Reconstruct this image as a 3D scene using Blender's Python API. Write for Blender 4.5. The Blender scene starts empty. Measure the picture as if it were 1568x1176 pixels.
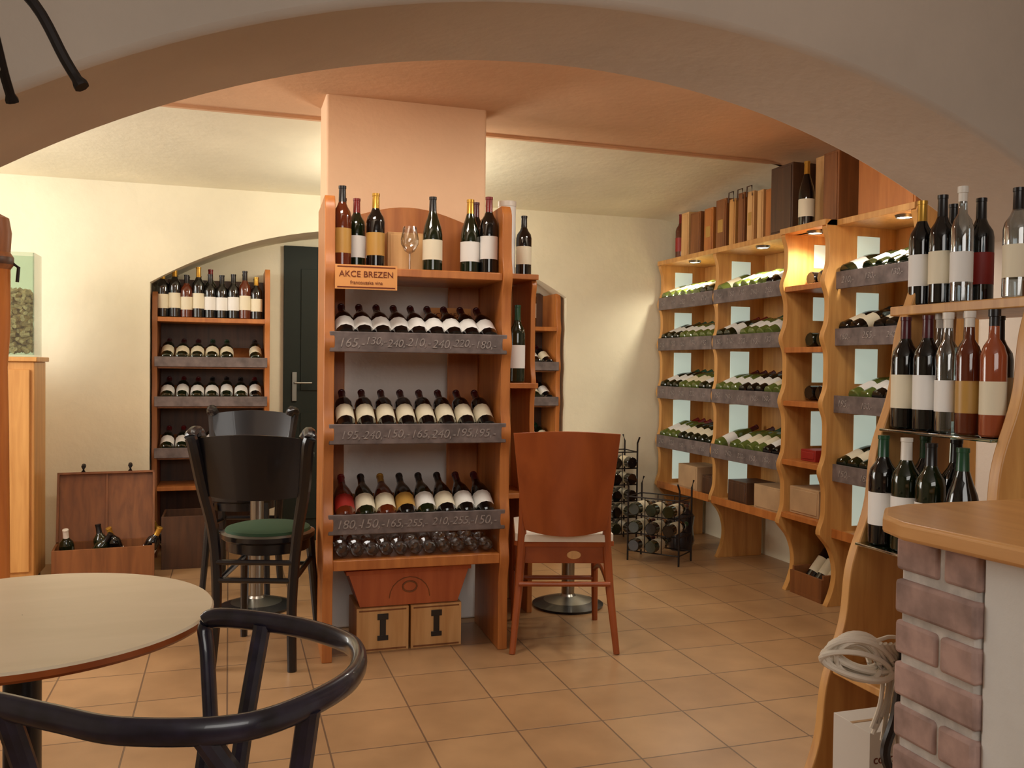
import bpy, bmesh, math, random
from mathutils import Vector, Matrix
random.seed(7)
YAW=math.radians(17.8)
sc=bpy.context.scene
def lin(c):
    r=[]
    for v in c[:3]:
        v=v/255.0
        r.append(v/12.92 if v<=0.04045 else ((v+0.055)/1.055)**2.4)
    return (r[0],r[1],r[2],1.0)
# ---------------------------------------------------------------- materials
def newmat(name):
    m=bpy.data.materials.new(name); m.use_nodes=True
    nt=m.node_tree; b=nt.nodes['Principled BSDF']
    return m,nt,b
def plain(name,c,rough=0.5,metal=0.0,coat=0.0,trans=0.0,emis=0.0,var=0.0,vs=8.0):
    m,nt,b=newmat(name)
    b.inputs['Base Color'].default_value=lin(c)
    b.inputs['Roughness'].default_value=rough
    b.inputs['Metallic'].default_value=metal
    b.inputs['Coat Weight'].default_value=coat
    b.inputs['Transmission Weight'].default_value=trans
    if emis>0:
        b.inputs['Emission Color'].default_value=lin(c)
        b.inputs['Emission Strength'].default_value=emis
    if var>0:
        tc=nt.nodes.new('ShaderNodeTexCoord'); n=nt.nodes.new('ShaderNodeTexNoise')
        n.inputs['Scale'].default_value=vs; n.inputs['Detail'].default_value=5
        r=nt.nodes.new('ShaderNodeValToRGB')
        a=lin([max(0,x*(1-var)) for x in c]); d=lin([min(255,x*(1+var*0.6)) for x in c])
        r.color_ramp.elements[0].position=0.3; r.color_ramp.elements[0].color=a
        r.color_ramp.elements[1].position=0.7; r.color_ramp.elements[1].color=d
        nt.links.new(tc.outputs['Object'],n.inputs['Vector']); nt.links.new(n.outputs['Fac'],r.inputs['Fac'])
        nt.links.new(r.outputs['Color'],b.inputs['Base Color'])
    return m
def plaster(name,c,var=0.05,bump=0.25):
    m=plain(name,c,0.9,var=var,vs=1.7)
    nt=m.node_tree; b=nt.nodes['Principled BSDF']
    tc=nt.nodes.new('ShaderNodeTexCoord'); n=nt.nodes.new('ShaderNodeTexNoise')
    n.inputs['Scale'].default_value=22; n.inputs['Detail'].default_value=6
    bp=nt.nodes.new('ShaderNodeBump'); bp.inputs['Strength'].default_value=bump; bp.inputs['Distance'].default_value=0.01
    nt.links.new(tc.outputs['Object'],n.inputs['Vector']); nt.links.new(n.outputs['Fac'],bp.inputs['Height'])
    nt.links.new(bp.outputs['Normal'],b.inputs['Normal'])
    return m
def wood(name,c1,c2,rough=0.4,scale=(14,14,1.2),coat=0.1):
    m,nt,b=newmat(name)
    tc=nt.nodes.new('ShaderNodeTexCoord'); mp=nt.nodes.new('ShaderNodeMapping')
    mp.inputs['Scale'].default_value=scale
    n=nt.nodes.new('ShaderNodeTexNoise'); n.inputs['Scale'].default_value=2.0; n.inputs['Detail'].default_value=6; n.inputs['Distortion'].default_value=0.6
    r=nt.nodes.new('ShaderNodeValToRGB')
    r.color_ramp.elements[0].position=0.32; r.color_ramp.elements[0].color=lin(c1)
    r.color_ramp.elements[1].position=0.68; r.color_ramp.elements[1].color=lin(c2)
    L=nt.links
    L.new(tc.outputs['Object'],mp.inputs['Vector']); L.new(mp.outputs['Vector'],n.inputs['Vector'])
    L.new(n.outputs['Fac'],r.inputs['Fac']); L.new(r.outputs['Color'],b.inputs['Base Color'])
    b.inputs['Roughness'].default_value=rough; b.inputs['Coat Weight'].default_value=coat; b.inputs['Coat Roughness'].default_value=0.3
    return m
def thin_glass(name,tint=(235,245,240),fac=0.12):
    m=bpy.data.materials.new(name); m.use_nodes=True; nt=m.node_tree; nt.nodes.clear()
    o=nt.nodes.new('ShaderNodeOutputMaterial'); t=nt.nodes.new('ShaderNodeBsdfTransparent'); g=nt.nodes.new('ShaderNodeBsdfGlossy'); x=nt.nodes.new('ShaderNodeMixShader')
    lw=nt.nodes.new('ShaderNodeLayerWeight'); lw.inputs['Blend'].default_value=0.3
    ad=nt.nodes.new('ShaderNodeMath'); ad.operation='ADD'; ad.inputs[1].default_value=fac; ad.use_clamp=True
    t.inputs['Color'].default_value=lin(tint); g.inputs['Roughness'].default_value=0.05
    nt.links.new(lw.outputs['Facing'],ad.inputs[0]); nt.links.new(ad.outputs[0],x.inputs['Fac'])
    nt.links.new(t.outputs[0],x.inputs[1]); nt.links.new(g.outputs[0],x.inputs[2]); nt.links.new(x.outputs[0],o.inputs['Surface'])
    return m
def tiles():
    m,nt,b=newmat('terracotta_tiles'); L=nt.links
    tc=nt.nodes.new('ShaderNodeTexCoord')
    br=nt.nodes.new('ShaderNodeTexBrick'); br.offset=0.0; br.squash=1.0
    br.inputs['Scale'].default_value=1.0; br.inputs['Brick Width'].default_value=0.298; br.inputs['Row Height'].default_value=0.298
    br.inputs['Mortar Size'].default_value=0.0032; br.inputs['Mortar Smooth'].default_value=0.3; br.inputs['Bias'].default_value=0.0
    br.inputs['Color1'].default_value=lin((180,142,102)); br.inputs['Color2'].default_value=lin((170,131,92)); br.inputs['Mortar'].default_value=lin((118,92,70))
    n=nt.nodes.new('ShaderNodeTexNoise'); n.inputs['Scale'].default_value=5; n.inputs['Detail'].default_value=6
    mx=nt.nodes.new('ShaderNodeMix'); mx.data_type='RGBA'; mx.blend_type='MULTIPLY'; mx.inputs[0].default_value=0.6
    r=nt.nodes.new('ShaderNodeValToRGB'); r.color_ramp.elements[0].position=.3; r.color_ramp.elements[0].color=(.62,.6,.58,1); r.color_ramp.elements[1].position=.7; r.color_ramp.elements[1].color=(1,1,1,1)
    L.new(tc.outputs['Object'],br.inputs['Vector']); L.new(tc.outputs['Object'],n.inputs['Vector']); L.new(n.outputs['Fac'],r.inputs['Fac'])
    L.new(br.outputs['Color'],mx.inputs[6]); L.new(r.outputs['Color'],mx.inputs[7]); L.new(mx.outputs[2],b.inputs['Base Color'])
    bp=nt.nodes.new('ShaderNodeBump'); bp.inputs['Strength'].default_value=.4; bp.inputs['Distance'].default_value=.004; bp.invert=True
    L.new(br.outputs['Fac'],bp.inputs['Height']); L.new(bp.outputs['Normal'],b.inputs['Normal'])
    b.inputs['Roughness'].default_value=0.32
    return m
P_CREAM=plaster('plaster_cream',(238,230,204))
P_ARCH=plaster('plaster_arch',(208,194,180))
P_WARMLIT=plaster('plaster_salmon',(248,208,170))  # warm light on the pillar put into the plaster colour
P_CEIL=plaster('plaster_ceiling_peach',(214,170,132))  # warm bounce light from the front painted into the ceiling colour
P_WHITE=plaster('plaster_white',(234,232,228))
TILE=tiles()
W_OR=wood('wood_orange_pine',(168,98,44),(194,122,60))
W_RR=wood('wood_honey_pine',(190,134,72),(216,162,94))
W_CH=wood('wood_cherry',(140,66,26),(162,82,36),0.32,(6,6,2))
W_PALE=wood('wood_pale_crate',(204,152,94),(224,178,120),0.55)
W_RED=wood('wood_red_crate',(180,90,44),(198,106,56),0.5)
W_DK=wood('wood_dark_box',(66,42,28),(90,58,36),0.5)
W_BR=wood('wood_brown_crate',(118,70,34),(146,90,46),0.55)
W_BIRCH=wood('birch_table_top',(226,206,174),(234,214,184),0.35,(2,8,2))
W_CNT=wood('wood_counter_top',(214,154,92),(232,176,112),0.3,(12,1.2,12))
BLK=plain('black_lacquer',(18,16,20),0.3,coat=.3)
BLUEBLK=plain('worn_blue_black_lacquer',(36,32,46),0.3,coat=.4,var=.4,vs=30)
GREEN=plain('green_cushion',(30,62,36),0.85)
WHITEC=plain('white_cushion',(232,224,210),0.85)
SLATE=plain('slate_label_strip',(112,100,98),0.75,var=.2,vs=20)
CHALK=plain('chalk',(150,140,136),0.9,var=.25,vs=60)
STEEL=plain('brushed_steel',(150,148,142),0.3,metal=1.0)
IRON=plain('black_iron',(34,26,24),0.5,metal=.4)
DOORG=plain('door_dark_green',(16,28,20),0.7)
GL_GREEN=plain('bottle_glass_green',(22,30,14),0.07,coat=.5)
GL_BLACK=plain('bottle_glass_black',(14,12,12),0.07,coat=.5)
GL_AMBER=plain('bottle_glass_amber',(92,38,18),0.08,coat=.5)
GL_OLIVE=plain('bottle_glass_olive',(90,104,48),0.08,coat=.5)
GL_PINK=plain('bottle_rose_wine',(150,74,44),0.08,coat=.5)
GL_CLEAR=thin_glass('bottle_glass_clear',(205,215,220),.15)
GLASS=thin_glass('clear_glass',fac=.05)
GLASSW=thin_glass('wine_glass_crystal',(250,250,250),.2)
SHELFG=thin_glass('glass_shelf',(150,200,180),.2)
L_CREAM=plain('label_cream',(230,220,194),0.6)
L_WHITE=plain('label_white',(236,234,230),0.6)
L_GOLD=plain('label_gold',(186,142,70),0.4)
L_RED=plain('label_red',(150,34,26),0.5)
C_RED=plain('capsule_red',(120,18,18),0.3)
C_BLACK=plain('capsule_black',(20,16,18),0.3)
C_BURG=plain('capsule_burgundy',(74,16,26),0.3)
C_GOLD=plain('capsule_gold',(196,150,60),0.3,metal=.6)
C_GREEN=plain('capsule_green',(24,70,44),0.3)
C_WHITE=plain('capsule_white',(226,220,210),0.4)
BRICK=plain('old_brick',(176,146,136),0.9,var=.2,vs=18)
MORTAR=plain('mortar',(206,198,190),0.95,var=.12,vs=30)
CORK=plain('cork',(214,182,136),0.9,var=.2,vs=60)
ROPE=plain('white_rope',(226,214,196),0.9)
CARD=plain('cardboard',(186,152,114),0.85,var=.06)
CARDW=plain('white_carton',(214,206,196),0.8)
DAYGLOW=plain('backlit_frosted_panel',(206,222,208),0.4,emis=.45)  # pale emission put in as daylight glow; nothing is lit from behind
SPOTM=plain('spot_lamp_glow',(255,246,220),0.5,emis=18)
SIGN=plain('sign_board',(224,156,90),0.7); SIGNT=plain('sign_ink',(110,44,22),0.8)
PAPERB=plain('paper_blue',(60,90,150),0.6)
PLASTIC=plain('dark_plastic_bag',(40,36,40),0.25,coat=.4)
# ---------------------------------------------------------------- mesh builder
class MB:
    def __init__(s): s.v=[];s.f=[];s.m=[];s.s=[];s.mats=[]
    def mi(s,mat):
        if mat not in s.mats: s.mats.append(mat)
        return s.mats.index(mat)
    def add(s,vs,fs,mat,smooth=False,M=None):
        o=len(s.v)
        for v in vs:
            v=Vector(v)
            if M is not None: v=M@v
            s.v.append(v)
        ml=mat if isinstance(mat,list) else [mat]*len(fs)
        for f,mm in zip(fs,ml):
            s.f.append([i+o for i in f]); s.m.append(s.mi(mm)); s.s.append(smooth)
    def box(s,x0,x1,y0,y1,z0,z1,mat,M=None):
        vs=[(x,y,z) for x in(x0,x1) for y in(y0,y1) for z in(z0,z1)]
        s.add(vs,[(0,1,3,2),(4,6,7,5),(0,4,5,1),(2,3,7,6),(0,2,6,4),(1,5,7,3)],mat,False,M)
    def lathe(s,prof,seg=18,M=None,smooth=True):
        vs=[];fs=[];ms=[]
        for p in prof:
            for i in range(seg):
                a=2*math.pi*i/seg; vs.append((p[0]*math.cos(a),p[0]*math.sin(a),p[1]))
        for j in range(len(prof)-1):
            for i in range(seg):
                k=(i+1)%seg
                fs.append((j*seg+i,j*seg+k,(j+1)*seg+k,(j+1)*seg+i)); ms.append(prof[j][2])
        s.add(vs,fs,ms,smooth,M)
    def tube(s,pts,r,mat,seg=8,closed=False,M=None,flat=1.0):
        pts=[Vector(p) for p in pts]; n=len(pts)
        rs=r if isinstance(r,(list,tuple)) else [r]*n
        vs=[];fs=[]
        up=Vector((0,0,1)); 
        for i,p in enumerate(pts):
            if closed: t=pts[(i+1)%n]-pts[(i-1)%n]
            else: t=pts[min(i+1,n-1)]-pts[max(i-1,0)]
            t.normalize()
            ref=up if abs(t.z)<0.9 else Vector((0,1,0))
            a=t.cross(ref).normalized(); b=a.cross(t).normalized()
            for j in range(seg):
                th=2*math.pi*j/seg
                vs.append(p+a*(rs[i]*flat*math.cos(th))+b*(rs[i]*math.sin(th)))
        m=n if closed else n-1
        for i in range(m):
            for j in range(seg):
                k=(j+1)%seg; i2=(i+1)%n
                fs.append((i*seg+j,i*seg+k,i2*seg+k,i2*seg+j))
        if not closed:
            fs.append(tuple(range(seg))); fs.append(tuple((n-1)*seg+j for j in range(seg)))
        s.add(vs,fs,mat,True,M)
    def prism(s,poly,axis,a,b,mat,M=None):
        n=len(poly)
        def mk(p,t):
            return {'x':(t,p[0],p[1]),'y':(p[0],t,p[1]),'z':(p[0],p[1],t)}[axis]
        vs=[mk(p,a) for p in poly]+[mk(p,b) for p in poly]
        fs=[tuple(range(n)),tuple(range(n,2*n))]+[(i,(i+1)%n,n+(i+1)%n,n+i) for i in range(n)]
        s.add(vs,fs,mat,False,M)
    def obj(s,name,loc=(0,0,0),rz=0.0,bevel=0.0,merge=False,angle=35):
        me=bpy.data.meshes.new(name); me.from_pydata([tuple(v) for v in s.v],[],s.f)
        for m in s.mats: me.materials.append(m)
        for p,mi,sm in zip(me.polygons,s.m,s.s): p.material_index=mi; p.use_smooth=sm
        bm=bmesh.new(); bm.from_mesh(me)
        if merge: bmesh.ops.remove_doubles(bm,verts=bm.verts,dist=1e-4)
        bmesh.ops.recalc_face_normals(bm,faces=bm.faces); bm.to_mesh(me); bm.free()
        me.set_sharp_from_angle(angle=math.radians(angle))
        o=bpy.data.objects.new(name,me); sc.collection.objects.link(o)
        o.location=loc; o.rotation_euler=(0,0,rz)
        if bevel>0:
            b=o.modifiers.new('bevel','BEVEL'); b.width=bevel; b.segments=2; b.limit_method='ANGLE'; b.angle_limit=math.radians(40)
        return o
def smoothpath(pts,n=6,closed=False):
    P=[Vector(p) for p in pts]; out=[]; N=len(P)
    rng=range(N if closed else N-1)
    for i in rng:
        if closed: p0,p1,p2,p3=P[(i-1)%N],P[i],P[(i+1)%N],P[(i+2)%N]
        else: p0,p1,p2,p3=P[max(i-1,0)],P[i],P[i+1],P[min(i+2,N-1)]
        for k in range(n):
            t=k/n
            out.append(0.5*((2*p1)+(-p0+p2)*t+(2*p0-5*p1+4*p2-p3)*t*t+(-p0+3*p1-3*p2+p3)*t*t*t))
    if not closed: out.append(P[-1])
    return out
def text(body,size,loc,mat,parent,name,rx=90,rz=0,align='CENTER'):
    cu=bpy.data.curves.new(name,'FONT'); cu.body=body; cu.size=size; cu.extrude=0.0004; cu.align_x=align; cu.align_y='CENTER'
    cu.materials.append(mat)
    o=bpy.data.objects.new(name,cu); sc.collection.objects.link(o)
    o.location=loc; o.rotation_euler=(math.radians(rx),0,math.radians(rz)); o.parent=parent
    return o
def T(x,y,z): return Matrix.Translation((x,y,z))
def bottle(mb,M,glass,label,cap,kind='b',seg=16,h=1.0,w=1.0,neck=None):
    neck=neck or glass
    if kind=='b':
        pr=[(.0005,0,glass),(.033,0,glass),(.0375,.005,glass),(.0375,.055,label),(.0375,.145,glass),(.0375,.188,glass),(.034,.207,glass),(.021,.227,glass),(.0148,.242,cap),(.0140,.290,cap),(.0155,.291,cap),(.0155,.301,cap),(.0005,.302,cap)]
    elif kind=='g':
        pr=[(.0005,0,glass),(.035,0,glass),(.041,.006,glass),(.041,.045,label),(.041,.125,glass),(.0405,.15,glass),(.035,.18,glass),(.024,.212,glass),(.0155,.240,cap),(.0140,.286,cap),(.0158,.287,cap),(.0155,.298,cap),(.0005,.299,cap)]
    else: # slim
        pr=[(.0005,0,glass),(.028,0,glass),(.032,.005,glass),(.032,.06,label),(.032,.15,glass),(.032,.22,glass),(.025,.245,glass),(.0135,.265,neck),(.0125,.30,cap),(.0125,.325,cap),(.015,.326,cap),(.015,.345,cap),(.0005,.346,cap)]
    pr=[(a*w,b*h,c) for a,b,c in pr]
    mb.lathe(pr,seg,M)
def standing(x,y,z,glass=GL_GREEN,label=L_CREAM,cap=C_BLACK,kind='b',h=1.0,w=1.0):
    mb=MB(); bottle(mb,None,glass,label,cap,kind,24,h,w)
    return mb.obj('wine_bottle',(x,y,z+0.0015),random.uniform(0,3))
def lying(mb,x,y,z,tilt,glass,label,cap,kind='b',seg=12):
    M=T(x,y,z)@Matrix.Rotation(math.radians(-(90-tilt)),4,'X')
    bottle(mb,M,glass,label,cap,kind,seg)
GLS=[GL_GREEN,GL_BLACK,GL_GREEN,GL_BLACK]; LBS=[L_CREAM,L_WHITE,L_CREAM,L_WHITE]; CPS=[C_BLACK,C_BURG,C_BLACK,C_GREEN,C_RED]
def brow(mb,x0,x1,y,z,tilt,n,gl=None,lb=None,cp=None,skip=0.0,kind=None,gls=None):
    gls=gls or GLS
    g=gl or random.choice(gls); l=lb or random.choice(LBS); c=cp or random.choice(CPS)
    for i in range(n):
        if i%3==0 and gl is None: g=random.choice(gls); l=random.choice(LBS); c=random.choice(CPS)
        if random.random()<skip: continue
        x=x0+(x1-x0)*(i+.5)/n
        lying(mb,x,y,z,tilt,g,l,c,kind or random.choice('bg'))
# ---------------------------------------------------------------- room shell
mb=MB(); mb.box(-2.4,3.5,-1.8,6.2,-0.1,0.0,TILE); mb.obj('floor')
V1,V2=2.2,2.7; CX,CZ,RR=1.05,-1.02,3.17; XL,XR=-0.9,2.75; ZT=2.7
mb=MB(); N=48
xs=[XL+(XR-XL)*i/N for i in range(N+1)]
zc=[CZ+math.sqrt(RR*RR-(x-CX)**2) for x in xs]
vs=[];fs=[]
for Y in(V1,V2):
    for x,z in zip(xs,zc): vs.append((x,Y,z)); vs.append((x,Y,ZT))
K=2*(N+1)
for i in range(N):
    a=2*i
    fs.append((a,a+2,a+3,a+1)); fs.append((K+a,K+a+1,K+a+3,K+a+2)); fs.append((a,K+a,K+a+2,a+2))
mb.add(vs,fs,P_ARCH,True)
for xa,xb,zz in((-2.3,XL,zc[0]),(3.4,XR,zc[-1])):
    mb.add([(xa,V1,0),(xb,V1,0),(xb,V1,zz),(xb,V1,ZT),(xa,V1,ZT),(xa,V2,0),(xb,V2,0),(xb,V2,zz),(xb,V2,ZT),(xa,V2,ZT)],
      [(0,1,2,3,4),(5,9,8,7,6),(1,6,7,2)],P_ARCH,False)
mb.obj('wall_arched_partition',merge=True,angle=40,bevel=0.018)
YB=5.65; YN=6.02
mb=MB(); a0,a1=-.45,2.2; cxx=(a0+a1)/2; rise=.38; spr=1.65; R2=((a1-a0)**2/4+rise**2)/(2*rise); cz2=spr+rise-R2
xs=[a0+(a1-a0)*i/36 for i in range(37)]; zs=[cz2+math.sqrt(R2*R2-(x-cxx)**2) for x in xs]
mb.box(-2.3,a0,YB,YN,0,2.6,P_CREAM); mb.box(a1,3.4,YB,YN,0,2.6,P_CREAM)
vs=[];fs=[]
for Y in(YB,YN):
    for x,z in zip(xs,zs): vs.append((x,Y,z)); vs.append((x,Y,2.6))
K=2*37
for i in range(36):
    a=2*i
    fs.append((a,a+2,a+3,a+1)); fs.append((K+a,K+a+1,K+a+3,K+a+2)); fs.append((a,K+a,K+a+2,a+2))
mb.add(vs,fs,P_CREAM,True)
mb.box(-.6,2.35,YN,YN+.1,0,2.3,P_CREAM)
mb.obj('wall_back',merge=True,angle=40)
mb=MB(); mb.box(-2.4,-2.3,-1.8,6.2,0,2.8,P_CREAM); mb.obj('wall_left')
mb=MB(); mb.box(3.25,3.5,V2,6.2,0,2.7,P_CREAM); mb.box(3.25,3.5,-1.8,V2,0,2.8,P_ARCH); mb.obj('wall_right')
mb=MB(); mb.box(-2.4,3.5,-1.9,-1.8,0,2.8,P_ARCH); mb.obj('wall_front')
mb=MB(); mb.box(-2.4,3.5,-1.8,V1,2.7,2.8,P_WHITE)
def zce(x,y):
    z=2.36
    if y>4.35: z=2.35-.12*(y-4.35)/1.3
    if x>2.85: z-=.16*((x-2.85)/.45)**2
    return z
xs=[-2.3,0,1.2,2.0,2.85]+[2.85+.05*i for i in range(1,10)]
def grid(ys,mat):
    vs=[(x,y,zce(x,y)) for y in ys for x in xs]; n=len(xs)
    fs=[(j*n+i,j*n+i+1,(j+1)*n+i+1,(j+1)*n+i) for j in range(len(ys)-1) for i in range(n-1)]
    mb.add(vs,fs,mat,True)
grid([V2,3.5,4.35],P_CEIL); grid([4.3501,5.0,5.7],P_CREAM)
mb.box(-2.3,3.3,4.335,4.36,2.345,2.5,P_CEIL)
mb.box(-2.3,3.3,V2,6.0,2.5,2.6,P_CREAM)
mb.obj('ceiling')
mb=MB(); mb.box(.40,1.13,3.95,4.2,1.55,2.40,P_WARMLIT); mb.box(.40,1.13,3.95,4.2,0,1.55,P_WHITE); mb.obj('wall_pillar',bevel=.01)  # warm light painted on the upper part, daylight as white below
mb=MB(); mb.box(.34,1.25,5.975,6.018,0,1.95,DOORG)
for z0,z1 in((.15,.85),(1.0,1.80)):
    for x0,x1 in((.45,.77),(.85,1.17)): mb.box(x0,x1,5.965,5.98,z0,z1,DOORG)
mb.box(.395,.425,5.96,5.975,.93,1.12,STEEL); mb.tube([(.41,5.96,1.05),(.41,5.92,1.05),(.52,5.92,1.05)],.007,STEEL)
mb.obj('door_1',bevel=.004)
# ---------------------------------------------------------------- rack helpers (front faces -y)
def panel(mb,x,th,depth,z0,z1,bul,mat,leg=0.0,amp=.022,front=0.0):
    pts=[];n=int((z1-z0)/.02)
    for i in range(n+1):
        z=z0+(z1-z0)*i/n
        y=front-sum(amp*math.exp(-((z-b)/.055)**2) for b in bul)
        if leg>0 and z<leg: y+= .07*math.sin(math.pi*min(1,(leg-z)/leg)*.9)
        if z>z1-.05: y+=.03*((z-(z1-.05))/.05)**2
        pts.append((y,z))
    poly=pts+[(depth,z1),(depth,z0)]
    mb.prism(poly,'x',x,x+th,mat)
def strip(mb,x0,x1,z,y=-.018,h=.08):
    mb.box(x0,x1,y,y+.014,z-h/2,z+h/2,SLATE)
def slope(mb,x0,x1,z,mat,depth=.30,tilt=27):
    t=math.radians(tilt)
    mb.add([(x0,0,z-.03),(x1,0,z-.03),(x1,depth*math.cos(t),z-.03+depth*math.sin(t)),(x0,depth*math.cos(t),z-.03+depth*math.sin(t)),
            (x0,0,z-.042),(x1,0,z-.042),(x1,depth*math.cos(t),z-.042+depth*math.sin(t)),(x0,depth*math.cos(t),z-.042+depth*math.sin(t))],
           [(0,1,2,3),(4,7,6,5),(0,4,5,1),(1,5,6,2),(2,6,7,3),(3,7,4,0)],mat)
def prices(par,x0,x1,z,n,y,size=.055):
    for i in range(n):
        t=text(random.choice(['150,-','210,-','180,-','240,-','195,-','165,-','220,-','255,-','130,-']),size*random.uniform(.9,1.1),(x0+(x1-x0)*(i+.5)/n+random.uniform(-.01,.01),y,z+random.uniform(-.005,.005)),CHALK,par,'price_chalk_%d'%i)
        t.data.shear=.25
# ---------------------------------------------------------------- centre rack
W=.756; D=.42
mb=MB(); rows=[1.266,.903,.547]
bul=[1.266,.903,.547,1.546,.385]
panel(mb,0,.04,D,0,1.84,bul,W_OR); panel(mb,W-.04,.04,D,0,1.84,bul,W_OR)
mb.box(.04,W-.04,-.01,D,1.528,1.56,W_OR); mb.box(.04,W-.04,-.015,D,.365,.405,W_OR)
for z in rows:
    strip(mb,.02,W-.02,z); slope(mb,.04,W-.04,z,W_OR,.26)
mb.box(.04,.115,D-.02,D,.40,1.53,W_OR); mb.box(.575,W-.04,D-.02,D,.40,1.53,W_OR)
crest=[(.08,1.56),(.08,1.76)]+[(.14+.50*i/12,1.82+.055*math.sin(math.pi*i/12)) for i in range(13)]+[(W-.06,1.76),(W-.06,1.56)]
mb.prism(crest,'y',D-.03,D-.01,W_OR)
rack=mb.obj('wine_display_rack',(.352,3.50,0),math.radians(-2),bevel=.003)
for z in rows: prices(rack,.06,W-.06,z,7,-.0195,.046)
mb=MB()
brow(mb,.05,W-.05,.0,1.28,28,9,GL_BLACK,L_WHITE,C_BURG,kind='g')
brow(mb,.05,W-.05,.0,.918,28,8,GL_BLACK,L_CREAM,C_BURG,kind='b')
for i in range(8):
    lying(mb,.05+(W-.1)*(i+.5)/8,0,.562,28,[GL_AMBER,GL_GREEN,GL_AMBER,GL_BLACK,GL_GREEN,GL_BLACK,GL_BLACK,GL_BLACK][i],[L_RED,L_CREAM,L_CREAM,L_GOLD,L_WHITE,L_CREAM,L_WHITE,L_WHITE][i],[C_RED,C_BLACK,C_GOLD,C_BLACK,C_BLACK,C_BLACK,C_BURG,C_BURG][i],'g')
mb.obj('shelved_wine_bottles',(.352,3.50,0),math.radians(-2))
mb=MB()
for i in range(11):
    for j in range(2):
        M=T(.08+i*.059,.02+j*.16,.405+.031)@Matrix.Rotation(math.radians(-90+random.uniform(-6,6)),4,'X')
        mb.lathe([(.024,0,GLASSW),(.029,.03,GLASSW),(.028,.05,GLASSW),(.018,.075,GLASSW),(.004,.082,L_WHITE),(.004,.13,GLASSW),(.027,.134,L_WHITE),(.027,.136,GLASSW)],12,M)  # white stem and foot rim paint in the glasses' bright highlights
mb.obj('wine_glasses',(.352,3.50,0),math.radians(-2))
mb=MB(); mb.box(0,.24,-.008,0,0,.095,SIGN); mb.box(.008,.232,-.0095,-.008,.006,.010,SIGNT); mb.box(.008,.232,-.0095,-.008,.085,.089,SIGNT)
sg=mb.obj('promotion_sign',(.388,3.463,1.47),math.radians(-2))
text('AKCE BREZEN',.033,(.12,-.0095,.058),SIGNT,sg,'lettering'); text('francouzska vina',.019,(.12,-.0095,.026),SIGNT,sg,'lettering_small')
mb=MB(); mb.box(0,.21,-.008,0,0,.075,SIGN)
sg=mb.obj('promotion_sign',(.83,3.875,1.36),math.radians(-2)); text('AKCE BREZEN',.03,(.105,-.0095,.04),SIGNT,sg,'lettering')
ZT1=1.561
for x,y,g,l,c,k,h in [(.43,3.60,GL_AMBER,L_GOLD,C_BLACK,'b',1.1),(.455,3.78,GL_BLACK,L_CREAM,C_BURG,'b',1.05),(.50,3.69,GL_GREEN,L_WHITE,C_RED,'b',1.0),(.565,3.60,GL_BLACK,L_GOLD,C_GOLD,'b',1.03),
      (.795,3.57,GL_GREEN,L_CREAM,C_BLACK,'g',1.03),(.955,3.57,GL_GREEN,L_WHITE,C_GOLD,'g',1.03),(1.03,3.55,GL_BLACK,L_WHITE,C_RED,'b',1.06),(1.02,3.72,GL_BLACK,L_CREAM,C_BURG,'b',1.08)]:
    standing(x,y,ZT1,g,l,c,k,h)
mb=MB(); mb.box(0,.16,0,.09,0,.17,W_PALE); mb.box(.01,.15,-.006,0,.01,.16,W_PALE); mb.obj('wooden_wine_box',(.625,3.66,ZT1),0,bevel=.002)
mb=MB(); mb.lathe([(.001,0,GLASSW),(.034,.001,GLASSW),(.033,.004,GLASSW),(.004,.008,GLASSW),(.004,.07,GLASSW),(.02,.08,GLASSW),(.036,.11,GLASSW),(.037,.13,GLASSW),(.028,.18,GLASSW)],20); mb.obj('wine_glass',(.70,3.57,ZT1+.001))
mb=MB()
mb.prism([(0.01,0),(.42,0),(.47,.145),(-.04,.145)],'y',0,.22,W_RED); mb.box(-.048,.478,-.005,.225,.135,.152,W_RED)
mb.tube([(.215+.085*math.cos(t*math.pi/10),-.001,.03+.085*math.sin(t*math.pi/10)) for t in range(11)],.0022,W_BR,6)
mb.tube([(.215+.03*math.cos(t*math.pi/8),-.001,.075+.022*math.sin(t*math.pi/8)) for t in range(16)],.004,W_BR,6,closed=True)
mb.obj('red_wooden_crate',(.505,3.60,.183),0,bevel=.003)
mb=MB()
for i in range(2):
    x=.225*i; mb.box(x,x+.215,0,.24,0,.18,W_PALE); mb.box(x+.095,x+.12,-.004,0,.05,.15,BLK); mb.box(x+.085,x+.13,-.005,-.001,.13,.155,BLK); mb.box(x+.085,x+.13,-.005,-.001,.045,.065,BLK)
    mb.box(x+.01,x+.205,-.002,0,.005,.012,W_BR); mb.box(x+.01,x+.205,-.002,0,.166,.172,W_BR)
mb.obj('wooden_wine_crates',(.50,3.59,.0),0,bevel=.003)
mb=MB()
panel(mb,.22,.025,.3,0,1.6,[1.1,1.58,.8],W_OR); mb.box(0,.02,.0,.3,0,1.585,W_OR)
mb.box(.0,.245,-.04,.3,1.585,1.61,W_OR); mb.box(.02,.235,-.08,.3,1.075,1.10,W_OR); mb.box(.02,.22,0,.3,.55,.575,W_OR); mb.box(.02,.22,.28,.3,0,1.58,W_RR)
mb.obj('side_wine_rack',(1.14,3.96,0),0,bevel=.003)
standing(1.285,3.93,1.101,GL_GREEN,L_WHITE,C_GREEN,'b',1.2)
standing(1.345,4.03,1.611,GL_BLACK,L_CREAM,C_BLACK,'b',.95)
mb=MB(); mb.lathe([(.001,0,L_WHITE),(.042,0,L_WHITE),(.042,.33,C_WHITE),(.044,.332,C_WHITE),(.044,.355,C_WHITE),(.001,.357,C_WHITE)],24); mb.obj('gift_tube',(1.268,4.06,1.611))
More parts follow.
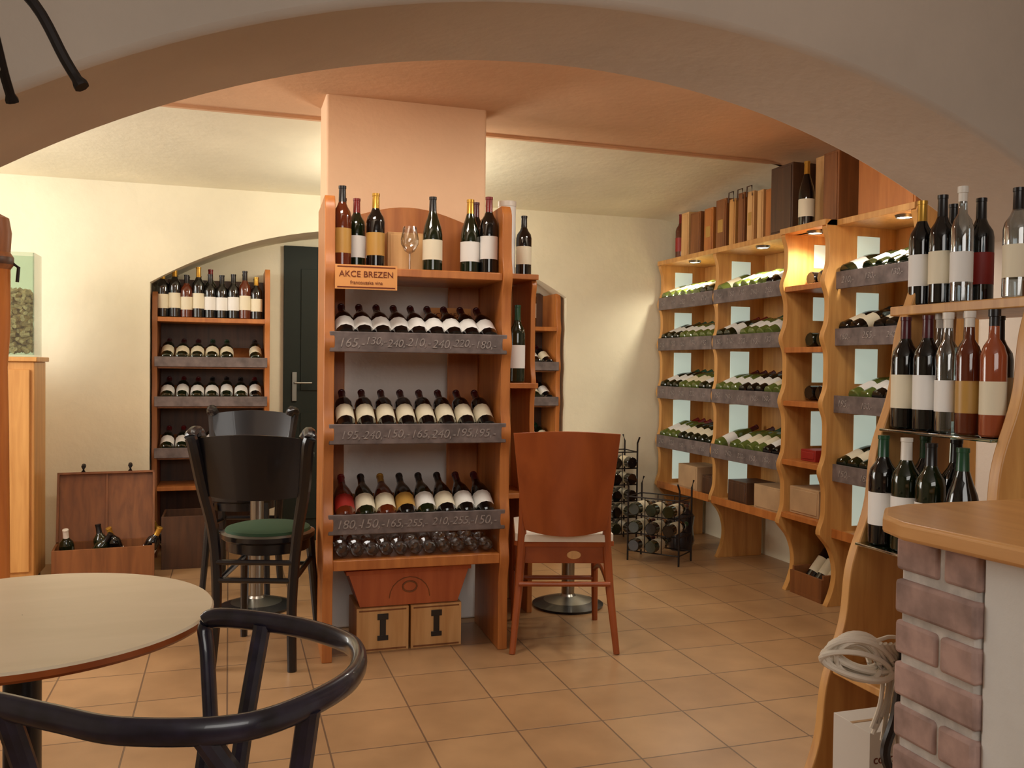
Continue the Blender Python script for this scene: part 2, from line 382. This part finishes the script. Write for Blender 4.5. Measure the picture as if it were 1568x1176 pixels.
# ---------------------------------------------------------------- niche racks
def niche(x0,x1,name):
    w=x1-x0; mb=MB(); rw=[1.18,.94,.63]
    bl=[1.434]+rw+[.41]
    panel(mb,0,.03,.3,0,1.60,bl,W_BR,amp=.014); panel(mb,w-.03,.03,.3,0,1.68 if x0>1 else 1.76,bl,W_OR,amp=.014)
    mb.box(.03,w-.03,-.01,.3,1.42,1.448,W_OR); mb.box(.03,w-.03,-.01,.3,.40,.425,W_OR); mb.box(.03,w-.03,.285,.3,.0,1.70,W_DK)
    for z in rw: strip(mb,.015,w-.015,z,h=.06); slope(mb,.03,w-.03,z,W_BR,.27)
    r=mb.obj(name,(x0,5.68,0),0,bevel=.002)
    mb=MB()
    for z in rw: brow(mb,.04,w-.04,0,z+.012,24,7,skip=.15)
    mb.obj('shelved_wine_bottles',(x0,5.68,0))
    return r
niche(-.44,.24,'niche_wine_rack'); niche(1.50,2.17,'niche_wine_rack')
mb=MB()
xx=-.385
for i in range(9):
    for j in range(2):
        g,l,c=random.choice([(GL_GREEN,L_CREAM,C_RED),(GL_BLACK,L_WHITE,C_BLACK),(GL_BLACK,L_CREAM,C_GOLD),(GL_AMBER,L_CREAM,C_BLACK)])
        bottle(mb,T(xx+i*.068,5.74+j*.1,1.449),g,l,c,random.choice('bb'),14,random.uniform(.85,1.05))
mb.obj('standing_wine_bottles')
standing(1.98,5.76,1.449,GL_BLACK,L_WHITE,C_BURG,'b',1.1)
# ---------------------------------------------------------------- right rack (faces -X)
mb=MB(); RW=[1.62,1.34,1.01,.67]; PX=[0,.73,1.54,1.88,2.40]
bl=[1.90]+RW+[.37]
for i,x in enumerate(PX):
    fr=-.07 if i in(2,3) else 0
    panel(mb,x,.035,.34,0,1.92,bl,W_RR,leg=.36,amp=.028,front=fr)
    lv=[1.90]+RW+[.37]
    for k in range(5):
        zt=lv[k]-.055; zb=lv[k+1]+.10
        if k==4: zb=lv[5]+.03
        if zt-zb<.04: continue
        mb.box(x+.0352,x+.038,.09,.225,zb,zt,DAYGLOW)  # added glowing slabs, stand in for bright daylight between the shelves
mb.box(0,2.43,-.03,.34,1.89,1.92,W_RR); mb.box(1.54,1.915,-.10,.0,1.89,1.92,W_RR)
for (xa,xb) in((.035,.73),(.765,1.54),(1.915,2.40)):
    for z in RW:
        strip(mb,xa-.01,xb+.01,z,y=-.03,h=.085); slope(mb,xa,xb,z,W_RR,.28,22)
    mb.box(xa,xb,-.02,.33,.35,.375,W_RR); mb.box(xa,xb,-.028,-.015,.345,.39,W_OR)
    xm=(xa+xb)/2; mb.box(xa,xm-.12,.325,.34,.37,1.89,W_RR); mb.box(xm+.10,xb,.325,.34,.37,1.89,W_RR)
for z in(1.60,1.28,1.0,.69,.41): mb.box(1.575,1.88,-.085,.33,z-.014,z+.014,W_OR)
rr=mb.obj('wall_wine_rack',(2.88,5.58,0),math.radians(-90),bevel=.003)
for (xa,xb,n) in((.035,.73,5),(.765,1.54,6),(1.915,2.40,3)):
    for z in RW: prices(rr,xa,xb,z,n,-.0315,.042)
mb=MB()
for (xa,xb,n) in((.035,.73,8),(.765,1.54,9),(1.915,2.40,6)):
    for z in RW: brow(mb,xa,xb,-.01,z+.036,22,n,gl=None,skip=.06,gls=[GL_GREEN,GL_OLIVE,GL_OLIVE,GL_GREEN,GL_BLACK])
mb.obj('shelved_wine_bottles',(2.88,5.58,0),math.radians(-90))
mb=MB()
for z in(1.615,1.295,1.015):
    for j in range(3): lying(mb,1.63+j*.09,.03,z+.042,0,random.choice(GLS),L_WHITE,random.choice(CPS),'b')
mb.obj('shelved_wine_bottles',(2.88,5.58,0),math.radians(-90))
for i,(y0,y1) in enumerate(((5.08,5.30),(4.31,4.55),(3.32,3.5))):
    mb=MB(); mb.box(3.232,3.249,y0,y1,.45,1.85,DAYGLOW); mb.box(3.226,3.249,y0-.02,y0,.43,1.87,C_WHITE); mb.box(3.226,3.249,y1,y1+.02,.43,1.87,C_WHITE)
    mb.box(3.226,3.249,y0,y1,.43,.45,C_WHITE); mb.box(3.226,3.249,y0,y1,1.85,1.87,C_WHITE)
    mb.obj('window_%d'%(i+1))
for y in(5.2,4.42,3.85,3.3):
    xx=2.93 if y!=3.85 else 2.86
    mb=MB(); mb.lathe([(.001,-.010,SPOTM),(.034,-.010,STEEL),(.036,-.014,STEEL),(.042,0,STEEL),(.001,.0,STEEL)],20)
    mb.obj('recessed_spot_lamp',(xx,y,1.889))
    l=bpy.data.lights.new('spot','SPOT'); l.energy=16; l.color=(1,.93,.74); l.spot_size=math.radians(155); l.spot_blend=.7; l.shadow_soft_size=.03
    lo=bpy.data.objects.new('rack_spot_light',l); sc.collection.objects.link(lo); lo.location=(xx,y,1.865)
ZR=1.921
standing(2.97,5.47,ZR,GL_AMBER,L_RED,C_RED,'b',1.05)
def wbox(x,y,z,sx,sy,sz,mat,lab=None,name='wooden_wine_box',rz=0):
    mb=MB(); mb.box(-sx/2,sx/2,-sy/2,sy/2,0,sz,mat); mb.box(-sx/2-.004,-sx/2,-sy/2+.012,sy/2-.012,.012,sz-.012,mat)
    if lab: mb.box(-sx/2-.006,-sx/2-.003,-sy*.25,sy*.25,sz*.35,sz*.6,lab)
    return mb.obj(name,(x,y,z),rz,bevel=.003)
for y,sy,sz,mt in((5.36,.10,.31,W_PALE),(5.22,.13,.29,W_BR),(5.05,.11,.29,W_OR),(4.90,.12,.32,W_BR),(4.77,.07,.30,W_RR),(4.67,.07,.32,W_BR),(4.57,.07,.31,W_PALE),(4.47,.06,.30,W_PALE),(4.37,.09,.29,W_OR)):
    wbox(3.0,y,ZR,.12,sy,sz,mt,L_GOLD if random.random()<.4 else None)
wbox(2.95,4.16,ZR,.16,.20,.37,W_DK,name='dark_gift_box'); wbox(3.02,3.93,ZR,.12,.12,.38,W_PALE)
standing(2.87,3.94,ZR,GL_BLACK,L_CREAM,C_GOLD,'g',1.15)
wbox(2.95,3.77,ZR,.12,.12,.36,W_BR); wbox(2.98,3.40,ZR,.14,.38,.34,W_OR,name='large_wooden_box')
mb=MB()
for y in(4.77,4.67,4.57): mb.tube([(2.93,y-.03,ZR+.28),(2.93,y-.025,ZR+.34),(2.93,y+.025,ZR+.34),(2.93,y+.03,ZR+.28)],.004,W_DK)
mb.obj('rope_carry_handles')
for y,sy,sz,mt in((5.2,.25,.16,CARD),(4.95,.12,.12,W_DK),(4.6,.2,.13,W_DK),(4.25,.34,.14,CARD)):
    wbox(3.0,y,.376,.2,sy,sz,mt,name='cardboard_box')
wbox(2.93,3.86,.425,.2,.24,.14,CARD,name='cardboard_box'); wbox(2.93,3.86,.705,.16,.12,.06,L_RED,name='small_red_box')
mb=MB(); mb.box(-.14,.14,-.13,.13,0,.02,W_BR); mb.box(-.14,-.125,-.13,.13,.02,.12,W_BR); mb.box(.125,.14,-.13,.13,.02,.2,W_BR); mb.box(-.125,.125,-.13,-.115,.02,.14,W_BR); mb.box(-.125,.125,.115,.13,.02,.14,W_BR)
for i in range(3): bottle(mb,T(-.06,-.075+i*.075,.06)@Matrix.Rotation(math.radians(40),4,'Y'),GL_BLACK,L_CREAM,C_RED,'b')
mb.obj('bottle_crate',(2.98,3.85,0),0,bevel=.002)
# ---------------------------------------------------------------- metal floor wine racks
def wire(loc,rz,nx,nz):
    mb=MB(); w=nx*.11; 
    for x in(0,w):
        for y in(0,.2): mb.tube([(x,y,0),(x,y,nz*.11+.12),(x,y+(.03 if y else -.03),nz*.11+.16)],.006,IRON)
    for k in range(nz+1):
        z=.06+k*.11
        for y in(0,.2): mb.tube([(0,y,z),(w,y,z)],.004,IRON)
        for x in(0,w): mb.tube([(x,0,z),(x,.2,z)],.004,IRON)
    for k in range(nz):
        for i in range(nx):
            if random.random()<.85: lying(mb,.055+i*.11,-.04,.06+k*.11+.042,0,random.choice(GLS),L_CREAM,random.choice(CPS),'b')
    for i in range(nx+1):
        for y in(0,.2): mb.tube([(i*.11,y,.06),(i*.11,y,.06+nz*.11)],.003,IRON)
    mb.obj('metal_wine_rack',loc,rz)
wire((2.33,4.90,0),math.radians(-50),3,3); wire((2.40,5.38,0),0,2,5)
mb=MB(); mb.lathe([(.001,0,PLASTIC),(.07,.0,PLASTIC),(.09,.06,PLASTIC),(.08,.15,PLASTIC),(.09,.22,PLASTIC),(.05,.27,PLASTIC),(.06,.31,PLASTIC),(.001,.30,PLASTIC)],11); mb.obj('dark_plastic_bag',(2.80,5.10,0))
# ---------------------------------------------------------------- chairs
def cherry(loc,rz):
    mb=MB()
    seat=[(-.21,-.19),(-.2,.19),(-.15,.23),(.15,.23),(.2,.19),(.21,-.19),(.17,-.215),(-.17,-.215)]
    mb.prism(seat,'z',.43,.45,W_CH); mb.prism([(a*.98,b*1.02) for a,b in seat],'z',.451,.482,WHITEC)
    for sx in(-1,1):
        mb.tube([(sx*.215,-.27,0),(sx*.19,-.225,.25),(sx*.178,-.20,.43),(sx*.175,-.215,.55),(sx*.18,-.235,.66)],[.013,.017,.019,.017,.012],W_CH,10)
        mb.tube([(sx*.19,.22,0),(sx*.18,.20,.43)],[.013,.019],W_CH,10)
        mb.tube(smoothpath([(sx*.195,-.23,.24),(sx*.185,0,.30),(sx*.185,.21,.24)],5),.011,W_CH,8)
        mb.box(sx*.17-.008,sx*.17+.008,-.19,.19,.365,.43,W_CH)
    mb.box(-.17,.17,-.205,-.185,.36,.43,W_CH); mb.box(-.17,.17,.185,.2,.365,.43,W_CH)
    mb.tube([(-.19,-.235,.28),(.19,-.235,.28)],.011,W_CH,8); mb.tube([(-.185,.21,.2),(.185,.21,.2)],.011,W_CH,8)
    mb.lathe([(.001,0,W_PALE),(.03,0,W_PALE),(.03,.003,W_PALE),(.001,.003,W_PALE)],14,T(.04,-.206,.395)@Matrix.Rotation(math.radians(90),4,'X')@Matrix.Diagonal((1,.6,1,1)))
    vs=[];fs=[];nu,nv=13,11
    for s in(0,1):
        for j in range(nv):
            v=j/(nv-1)
            for i in range(nu):
                u=i/(nu-1)*2-1
                hw=.168+.052*v**.8; z=.505+(.40+.012*math.sin(math.pi*(u+1)/2))*v-.02*(1-v)*(1-u*u)
                vs.append((u*hw,-.235-.03*v-.045*(1-u*u)+s*.014,z))
    o1=nu*nv
    for j in range(nv-1):
        for i in range(nu-1):
            a=j*nu+i; fs.append((a,a+1,a+nu+1,a+nu)); fs.append((o1+a,o1+a+nu,o1+a+nu+1,o1+a+1))
    for i in range(nu-1):
        fs.append((i,o1+i,o1+i+1,i+1)); a=(nv-1)*nu+i; fs.append((a,a+1,o1+a+1,o1+a))
    for j in range(nv-1):
        a=j*nu; fs.append((a,a+nu,o1+a+nu,o1+a)); a=j*nu+nu-1; fs.append((a,o1+a,o1+a+nu,a+nu))
    mb.add(vs,fs,W_CH,True)
    mb.obj('dining_chair',loc,rz,bevel=.002)
cherry((1.388,3.61,0),-YAW+.04)
def blackchair(loc,rz,hb=.93):
    mb=MB()
    mb.lathe([(.001,.47,BLK),(.17,.47,BLK),(.185,.48,BLK),(.185,.498,BLK),(.17,.505,GREEN),(.165,.515,GREEN),(.14,.522,GREEN),(.001,.524,GREEN)],28)
    mb.lathe([(.15,.43,BLK),(.165,.43,BLK),(.165,.47,BLK)],24)
    for sx in(-1,1):
        p=smoothpath([(sx*.155,-.22,0),(sx*.145,-.19,.25),(sx*.160,-.18,.5),(sx*.195,-.21,.70),(sx*.215,-.25,hb-.06),(sx*.225,-.25,hb-.02),(sx*.212,-.22,hb-.005),(sx*.198,-.225,hb-.03)],5)
        mb.tube(p,[.018+.006*min(1,i/15) for i in range(len(p))],BLK,10)
        mb.tube([(sx*.16,.21,0),(sx*.135,.14,.47)],[.015,.020],BLK,10)
        mb.tube([(sx*.145,-.19,.33),(sx*.14,.16,.36)],.011,BLK,8)
    mb.tube([(-.145,-.19,.41),(.145,-.19,.41)],.011,BLK); mb.tube([(-.145,-.19,.34),(.145,-.19,.34)],.011,BLK); mb.tube([(-.14,.16,.33),(.14,.16,.33)],.010,BLK)
    vs=[];fs=[];nu,nv=13,5
    for s in(0,1):
        for j in range(nv):
            for i in range(nu):
                u=i/(nu-1)*2-1; v=j/(nv-1)
                z=hb-.25+.22*v+(.018*(1-u*u) if j==nv-1 else (-.015*(1-u*u) if j==0 else 0))
                vs.append((u*(.19+.02*v),-.205-.035*v-.035*(1-u*u)+s*.014,z))
    o1=nu*nv
    for j in range(nv-1):
        for i in range(nu-1):
            a=j*nu+i; fs.append((a,a+1,a+nu+1,a+nu)); fs.append((o1+a,o1+a+nu,o1+a+nu+1,o1+a+1))
    for i in range(nu-1):
        fs.append((i,o1+i,o1+i+1,i+1)); a=(nv-1)*nu+i; fs.append((a,a+1,o1+a+1,o1+a))
    for j in range(nv-1):
        a=j*nu; fs.append((a,a+nu,o1+a+nu,o1+a)); a=j*nu+nu-1; fs.append((a,o1+a,o1+a+nu,a+nu))
    mb.add(vs,fs,BLK,True)
    mb.obj('bentwood_chair',loc,rz)
blackchair((.155,3.70,0),-YAW,.92)
blackchair((.075,4.78,0),math.pi-YAW+.1,.93)
def pedestal(loc,r,mt):
    mb=MB()
    mb.lathe([(.001,0,BLK),(.17,0,BLK),(.175,.012,BLK),(.12,.03,STEEL),(.04,.05,STEEL),(.032,.06,STEEL),(.032,.70,STEEL),(.08,.71,BLK),(.08,.72,BLK),(r-.02,.722,mt),(r,.728,mt),(r,.742,mt),(r-.004,.747,mt),(.001,.747,mt)],40)
    mb.obj('pedestal_table',loc)
def CW(l,d): return (l*math.cos(YAW)+d*math.sin(YAW), -l*math.sin(YAW)+d*math.cos(YAW))
pedestal(CW(-1.22,4.23)+(0,),.27,DOORG); pedestal((1.60,4.04,0),.20,W_CH)
# ---------------------------------------------------------------- foreground cafe table and armchair
mb=MB(); R=.313
mb.lathe([(.001,0,BLK),(.21,0,BLK),(.215,.015,BLK),(.05,.04,BLK),(.03,.06,BLK),(.03,.69,BLK),(.1,.70,BLK),(.1,.715,W_CH),(R-.03,.717,W_CH),(R-.004,.722,W_CH),(R,.727,W_CH),(R,.736,W_BIRCH),(R-.003,.74,W_BIRCH),(.001,.74,W_BIRCH)],72)
mb.obj('round_cafe_table',(-.337,1.695,0))
mb=MB()
rail=smoothpath([(-.055,.205,.60),(-.068,.225,.70),(-.075,.238,.742),(-.045,.228,.758),(.083,.18,.76),(.18,.106,.76),(.216,.03,.76),(.217,-.068,.76),(.168,-.172,.76),(.105,-.222,.76),(-.01,-.228,.76),(-.098,-.196,.76),(-.197,-.155,.76),(-.28,-.115,.75),(-.31,-.09,.70),(-.29,-.085,.6),(-.22,-.08,.46)],6)
mb.tube(rail,.0165,BLUEBLK,14,flat=.7)
for p in([(-.06,.16,.46),(-.055,.205,.60)],[(.0,.14,.46),(.012,.165,.60),(.03,.198,.755)],[(.11,-.14,.46),(.16,-.14,.60),(.185,-.145,.755)],[(.13,-.05,.46),(.19,-.08,.58),(.13,-.18,.66),(.08,-.222,.755)],[(-.13,-.12,.46),(-.15,-.14,.62),(-.18,-.16,.755)]):
    mb.tube(smoothpath(p,5),.0145,BLUEBLK,10)
sx=-.05
mb.lathe([(.001,.43,BLUEBLK),(.18,.43,BLUEBLK),(.195,.44,BLUEBLK),(.195,.46,BLUEBLK),(.18,.468,BLUEBLK),(.001,.46,BLUEBLK)],32,T(sx,.02,0))
for a in(40,140,220,320):
    ca,sa=math.cos(math.radians(a)),math.sin(math.radians(a))
    mb.tube([(sx+.16*ca,.02+.16*sa,.44),(sx+.19*ca,.02+.18*sa,.2),(sx+.21*ca,.02+.21*sa,0)],[.018,.015,.012],BLUEBLK,10)
mb.tube([(sx+.17*math.cos(t*math.pi/12),.02+.165*math.sin(t*math.pi/12),.25) for t in range(24)],.009,BLUEBLK,8,closed=True)
mb.obj('bentwood_armchair',(-.036,1.293,0),-YAW)
# ---------------------------------------------------------------- bar counter
mb=MB()
top=[(1.09,1.22),(1.112,1.29),(1.18,1.365),(1.25,1.39),(2.1,1.39),(2.1,-.6),(1.20,-.6),(1.155,.5)]
mb.prism(top,'z',.890,.922,W_CNT)
mb.box(1.145,2.05,-.5,1.10,0,.889,P_WHITE); mb.box(1.32,2.05,1.10,1.28,0,.889,P_WHITE)
mb.box(1.142,1.32,1.105,1.275,0,.889,MORTAR)
z=.006; k=0
while z<.86:
    j=random.uniform(-.004,.004)
    if k%2==0: mb.box(1.134+j,1.32,1.10,1.282+j,z,z+.060,BRICK)
    else:
        mb.box(1.134+j,1.32,1.10,1.175,z,z+.060,BRICK); mb.box(1.137,1.32,1.185,1.284,z,z+.060,BRICK)
    z+=.0745; k+=1
mb.obj('bar_counter',bevel=.007)
# ---------------------------------------------------------------- near bottle rack
def fx(z): return 1.385+.235*z
mb=MB()
for y,mt in((1.887,W_RR),(1.50,W_RR)):
    pts=[]
    for i in range(61):
        z=1.46*i/60
        pts.append((fx(z)-.008*math.sin(z*2*math.pi/.3),z))
    poly=pts+[(1.86,1.46),(1.84,.9),(1.76,.0)]
    mb.prism(poly,'y',y,y+.03,mt)
mb.box(fx(1.34)-.01,2.0,1.50,1.95,1.325,1.35,W_RR)
mb.box(fx(1.03)-.02,1.84,1.531,1.886,1.022,1.030,SHELFG); mb.box(fx(.74)-.02,1.80,1.531,1.886,.728,.736,SHELFG); mb.box(fx(.4),1.80,1.53,1.887,.40,.42,W_RR)
mb.obj('leaning_bottle_rack',bevel=.003)
pb=standing
for y,g,l,c,k,h in((1.90,GL_BLACK,L_WHITE,C_GOLD,'b',.92),(1.83,GL_BLACK,L_CREAM,C_BLACK,'b',.93),(1.765,GL_CLEAR,L_WHITE,C_WHITE,'s',.84),(1.60,GL_CLEAR,L_CREAM,C_BLACK,'b',.85)):
    pb(fx(1.34)+.045,y,1.35,g,l,c,k,h,.84)
pb(fx(1.34)+.13,1.88,1.35,GL_BLACK,L_RED,C_BLACK,'b',.9,.84); pb(fx(1.34)+.13,1.79,1.35,GL_BLACK,L_RED,C_BLACK,'b',.9,.84); pb(fx(1.34)+.13,1.62,1.35,GL_PINK,L_CREAM,C_BLACK,'b',.85,.84)
for y,g,l,c,k,h in((1.85,GL_BLACK,L_CREAM,C_BURG,'b',.95),(1.775,GL_BLACK,L_WHITE,C_BURG,'b',.95),(1.71,GL_CLEAR,L_WHITE,C_WHITE,'s',.84),(1.645,GL_AMBER,L_GOLD,C_WHITE,'s',.84),(1.575,GL_PINK,L_CREAM,C_BLACK,'s',.84)):
    pb(fx(1.03)+.028,y,1.03,g,l,c,k,h,.88)
pb(fx(1.03)+.11,1.82,1.03,GL_CLEAR,L_CREAM,C_WHITE,'s',.86,.88); pb(fx(1.03)+.11,1.73,1.03,GL_CLEAR,L_CREAM,C_WHITE,'s',.86,.88); pb(fx(1.03)+.11,1.64,1.03,GL_BLACK,L_CREAM,C_BLACK,'b',.93,.88)
for y,g,l,c,k,h in((1.845,GL_BLACK,L_WHITE,C_GREEN,'b',.92),(1.765,GL_GREEN,L_WHITE,C_WHITE,'b',.92),(1.685,GL_GREEN,L_WHITE,C_BLACK,'b',.9),(1.59,GL_BLACK,L_CREAM,C_GREEN,'g',.9)):
    pb(fx(.74)+.03,y,.736,g,l,c,k,h,.92)
pb(fx(.74)+.12,1.80,.736,GL_BLACK,L_WHITE,C_GREEN,'b',.92,.92); pb(fx(.74)+.12,1.70,.736,GL_BLACK,L_GOLD,C_BLACK,'b',.92,.92)
mb=MB()
for i in range(11):
    a=.055+random.uniform(-.014,.014); b=.030+random.uniform(-.010,.008); ph=random.uniform(-.012,.012)
    pts=[(a*math.cos(t)+ph,-.02+.004*i+.008*math.sin(2*t),b*math.sin(t)+ph-.2*a*math.cos(t)) for t in [k*math.pi/12 for k in range(24)]]
    mb.tube(pts,.0055,ROPE,7,closed=True)
for i in range(8):
    x=.05+.010*i; mb.tube(smoothpath([(x-.03,-.01,.03),(x,.0,-.02),(x+random.uniform(-.015,.01),.005,-.09),(x-.02+random.uniform(-.015,.015),.0,-.14-.012*i)],5),.0045,ROPE,7)
mb.tube(smoothpath([(.085,-.02,.03),(.07,-.02,-.1),(.05,-.02,-.18),(.075,-.02,-.24)],5),.010,BLK,8)
mb.tube(smoothpath([(.03,.0,.03),(.06,.0,.04),(.105,-.01,.06),(.11,-.05,.262)],5),.004,ROPE,7)
mb.obj('rope_bundle',(1.17,1.42,.62),-YAW)
mb=MB(); mb.box(0,.12,0,.12,0,.40,CARDW); mb.box(.0,.12,.055,.065,.399,.401,CARD)
o=mb.obj('carton_box',(1.315,1.55,0),0,bevel=.004); text('concept',.028,(.055,-.001,.34),SIGNT,o,'lettering')
mb=MB(); mb.box(0,.20,0,.14,0,.012,L_WHITE); mb.box(.01,.19,-.001,.0,.002,.009,PAPERB); mb.obj('magazine',(1.52,1.60,.421),.1)
# ---------------------------------------------------------------- left cabinet, cork vase, stand, crates
mb=MB(); mb.box(-1.55,-.95,5.05,5.34,.05,1.17,W_RR); mb.box(-1.57,-.935,5.035,5.355,1.17,1.195,W_RR); mb.box(-1.53,-.97,5.07,5.32,0,.05,W_DK)
mb.box(-1.53,-1.26,5.038,5.05,.09,1.13,W_RR); mb.box(-1.24,-.97,5.038,5.05,.09,1.13,W_RR); mb.lathe([(.001,0,STEEL),(.012,0,STEEL),(.012,.02,STEEL),(.001,.02,STEEL)],12,T(-1.22,5.038,.7)@Matrix.Rotation(math.radians(90),4,'X'))
mb.obj('storage_cabinet',(0,0,0),0,bevel=.004)
mb=MB(); x0,x1,y0,y1,z0,z1=-1.16,-.955,5.07,5.26,1.196,1.73
mb.box(x0,x1,y0,y1,z0,z0+.01,GLASS)
for b in((x0,x0+.006,y0,y1),(x1-.006,x1,y0,y1),(x0+.006,x1-.006,y0,y0+.006),(x0+.006,x1-.006,y1-.006,y1)): mb.box(*b,z0+.01,z1,GLASS)
mb.obj('glass_cork_vase')
mb=MB()
for i in range(560):
    M=T(random.uniform(x0+.028,x1-.028),random.uniform(y0+.028,y1-.028),random.uniform(z0+.03,z0+.34))@Matrix.Rotation(random.uniform(0,6.28),4,'Z')@Matrix.Rotation(random.uniform(.9,1.6),4,'X')
    mb.lathe([(.001,-.02,CORK),(.0115,-.02,CORK),(.0115,.02,CORK),(.001,.02,CORK)],8,M)
mb.obj('wine_corks')
mb=MB(); mb.lathe([(.001,0,W_OR),(.10,0,W_OR),(.10,.03,W_OR),(.045,.06,W_OR),(.04,.9,W_OR),(.035,1.15,W_OR),(.045,1.3,W_OR),(.045,1.55,W_BR),(.058,1.57,W_DK),(.058,1.60,W_BR),(.045,1.62,W_BR),(.05,1.70,W_BR),(.04,1.76,W_BR),(.001,1.78,W_BR)],24)
for a in(0,2.1,4.2): mb.tube([(.05*math.cos(a),.05*math.sin(a),1.58),(.075*math.cos(a),.075*math.sin(a),1.56),(.07*math.cos(a),.07*math.sin(a),1.5)],.007,IRON)
mb.obj('coat_stand',(-.905,4.10,0))
def crate(loc,rz,w,d,h,lid,mt,n):
    mb=MB(); t=.012
    mb.box(0,w,0,d,0,t,mt); mb.box(0,w,0,t,t,h,mt); mb.box(0,w,d-t,d,t,h,mt); mb.box(0,t,t,d-t,t,h,mt); mb.box(w-t,w,t,d-t,t,h,mt)
    M=T(0,d,h)@Matrix.Rotation(math.radians(-12),4,'X')
    if lid:
        mb.box(0,w,0,.012,0,lid,mt,M); mb.box(0,w,-.03,0,lid-.012,lid,mt,M); mb.box(0,.012,-.03,0,0,lid,mt,M); mb.box(w-.012,w,-.03,0,0,lid,mt,M); mb.box(w*.5-.006,w*.5+.006,-.01,0,0,lid,mt,M)
        for x in(.13,w-.13): mb.tube([(x,-.03,lid),(x,-.02,lid+.03),(x,-.0,lid+.04)],.012,IRON,8,M=M)
    for i in range(n):
        M2=T(.07+i*(w-.14)/max(1,n-1),d*.55,.05)@Matrix.Rotation(random.uniform(-.7,.7),4,'Y')@Matrix.Rotation(random.uniform(-.2,.3),4,'X')
        bottle(mb,M2,random.choice(GLS),random.choice(LBS),random.choice([C_GOLD,C_WHITE,C_BLACK]),'b',14,.8)
    mb.obj('open_wine_crate',loc,rz,bevel=.002)
crate((-.88,5.10,0),math.radians(4),.50,.24,.18,.38,W_BR,5)
crate((-.36,5.33,0),0,.24,.28,.30,0,W_DK,2)
hub=CW(-.87,1.30)
mb=MB(); mb.tube([(0,0,2.7),(0,0,1.80)],.006,IRON); mb.lathe([(.001,1.80,IRON),(.03,1.79,IRON),(.035,1.76,IRON),(.02,1.73,IRON),(.001,1.72,IRON)],16)
for a,dz in((0,0),(90,.045),(180,0),(-90,0)):
    ca,sa=math.cos(math.radians(a)),math.sin(math.radians(a))
    p=smoothpath([(.02*ca,.02*sa,1.77),(.10*ca,.10*sa,1.755+dz*.5),(.165*ca,.165*sa,1.70+dz),(.21*ca,.21*sa,1.62+dz),(.235*ca,.235*sa,1.58+dz)],5)
    mb.tube(p,[.008]*(len(p)-2)+[.011,.011],IRON,8)
mb.lathe([(.02,1.74,C_WHITE),(.06,1.72,L_WHITE),(.09,1.67,L_WHITE),(.10,1.62,L_WHITE)],24)
mb.obj('iron_pendant_lamp',hub+(0,),-YAW)
# ---------------------------------------------------------------- lights
def area(name,loc,target,sx,sy,e,c):
    l=bpy.data.lights.new(name,'AREA'); l.shape='RECTANGLE'; l.size=sx; l.size_y=sy; l.energy=e; l.color=c
    o=bpy.data.objects.new(name,l); sc.collection.objects.link(o); o.location=loc
    o.rotation_euler=(Vector(target)-Vector(loc)).to_track_quat('-Z','Y').to_euler(); return o
area('window_light_left',(-2.2,4.2,1.6),(1.5,4.4,1.2),1.6,1.3,54,(1,.99,.95))  # added light out of view; the left wall has no window
area('room_light_front',(.3,-1.3,2.1),(.9,3,1.0),2.0,1.0,28,(1,.96,.90))
area('ceiling_light_right',(1.9,2.95,2.33),(1.9,3.1,0),.5,.3,13,(1,.95,.84))
area('ceiling_light_left',(.2,2.95,2.33),(.2,3.1,0),.5,.3,12,(1,.91,.78))
l=bpy.data.lights.new('back_lamp','POINT'); l.energy=19; l.color=(1,.95,.80); l.shadow_soft_size=.12
o=bpy.data.objects.new('back_lamp',l); sc.collection.objects.link(o); o.location=(.9,4.85,1.95)  # added point light, hidden behind the pillar to brighten the back wall
w=bpy.data.worlds.new('World'); sc.world=w; w.use_nodes=True
w.node_tree.nodes['Background'].inputs[0].default_value=(.8,.85,1,1); w.node_tree.nodes['Background'].inputs[1].default_value=.4
# ---------------------------------------------------------------- camera
cam=bpy.data.cameras.new('camera'); co=bpy.data.objects.new('camera',cam); sc.collection.objects.link(co)
cam.sensor_width=36; cam.lens=36*1350/1568; cam.clip_start=.05
co.location=(0,0,1.18)
pitch=math.atan(28/1350); 
fwd=Vector((math.sin(YAW)*math.cos(pitch),math.cos(YAW)*math.cos(pitch),-math.sin(pitch)))
q=fwd.to_track_quat('-Z','Y'); 
co.rotation_euler=(q.to_matrix().to_4x4()@Matrix.Rotation(math.radians(.7),4,'Z')).to_euler()
sc.camera=co
sc.view_settings.view_transform='Standard'
sc.view_settings.exposure=0.0
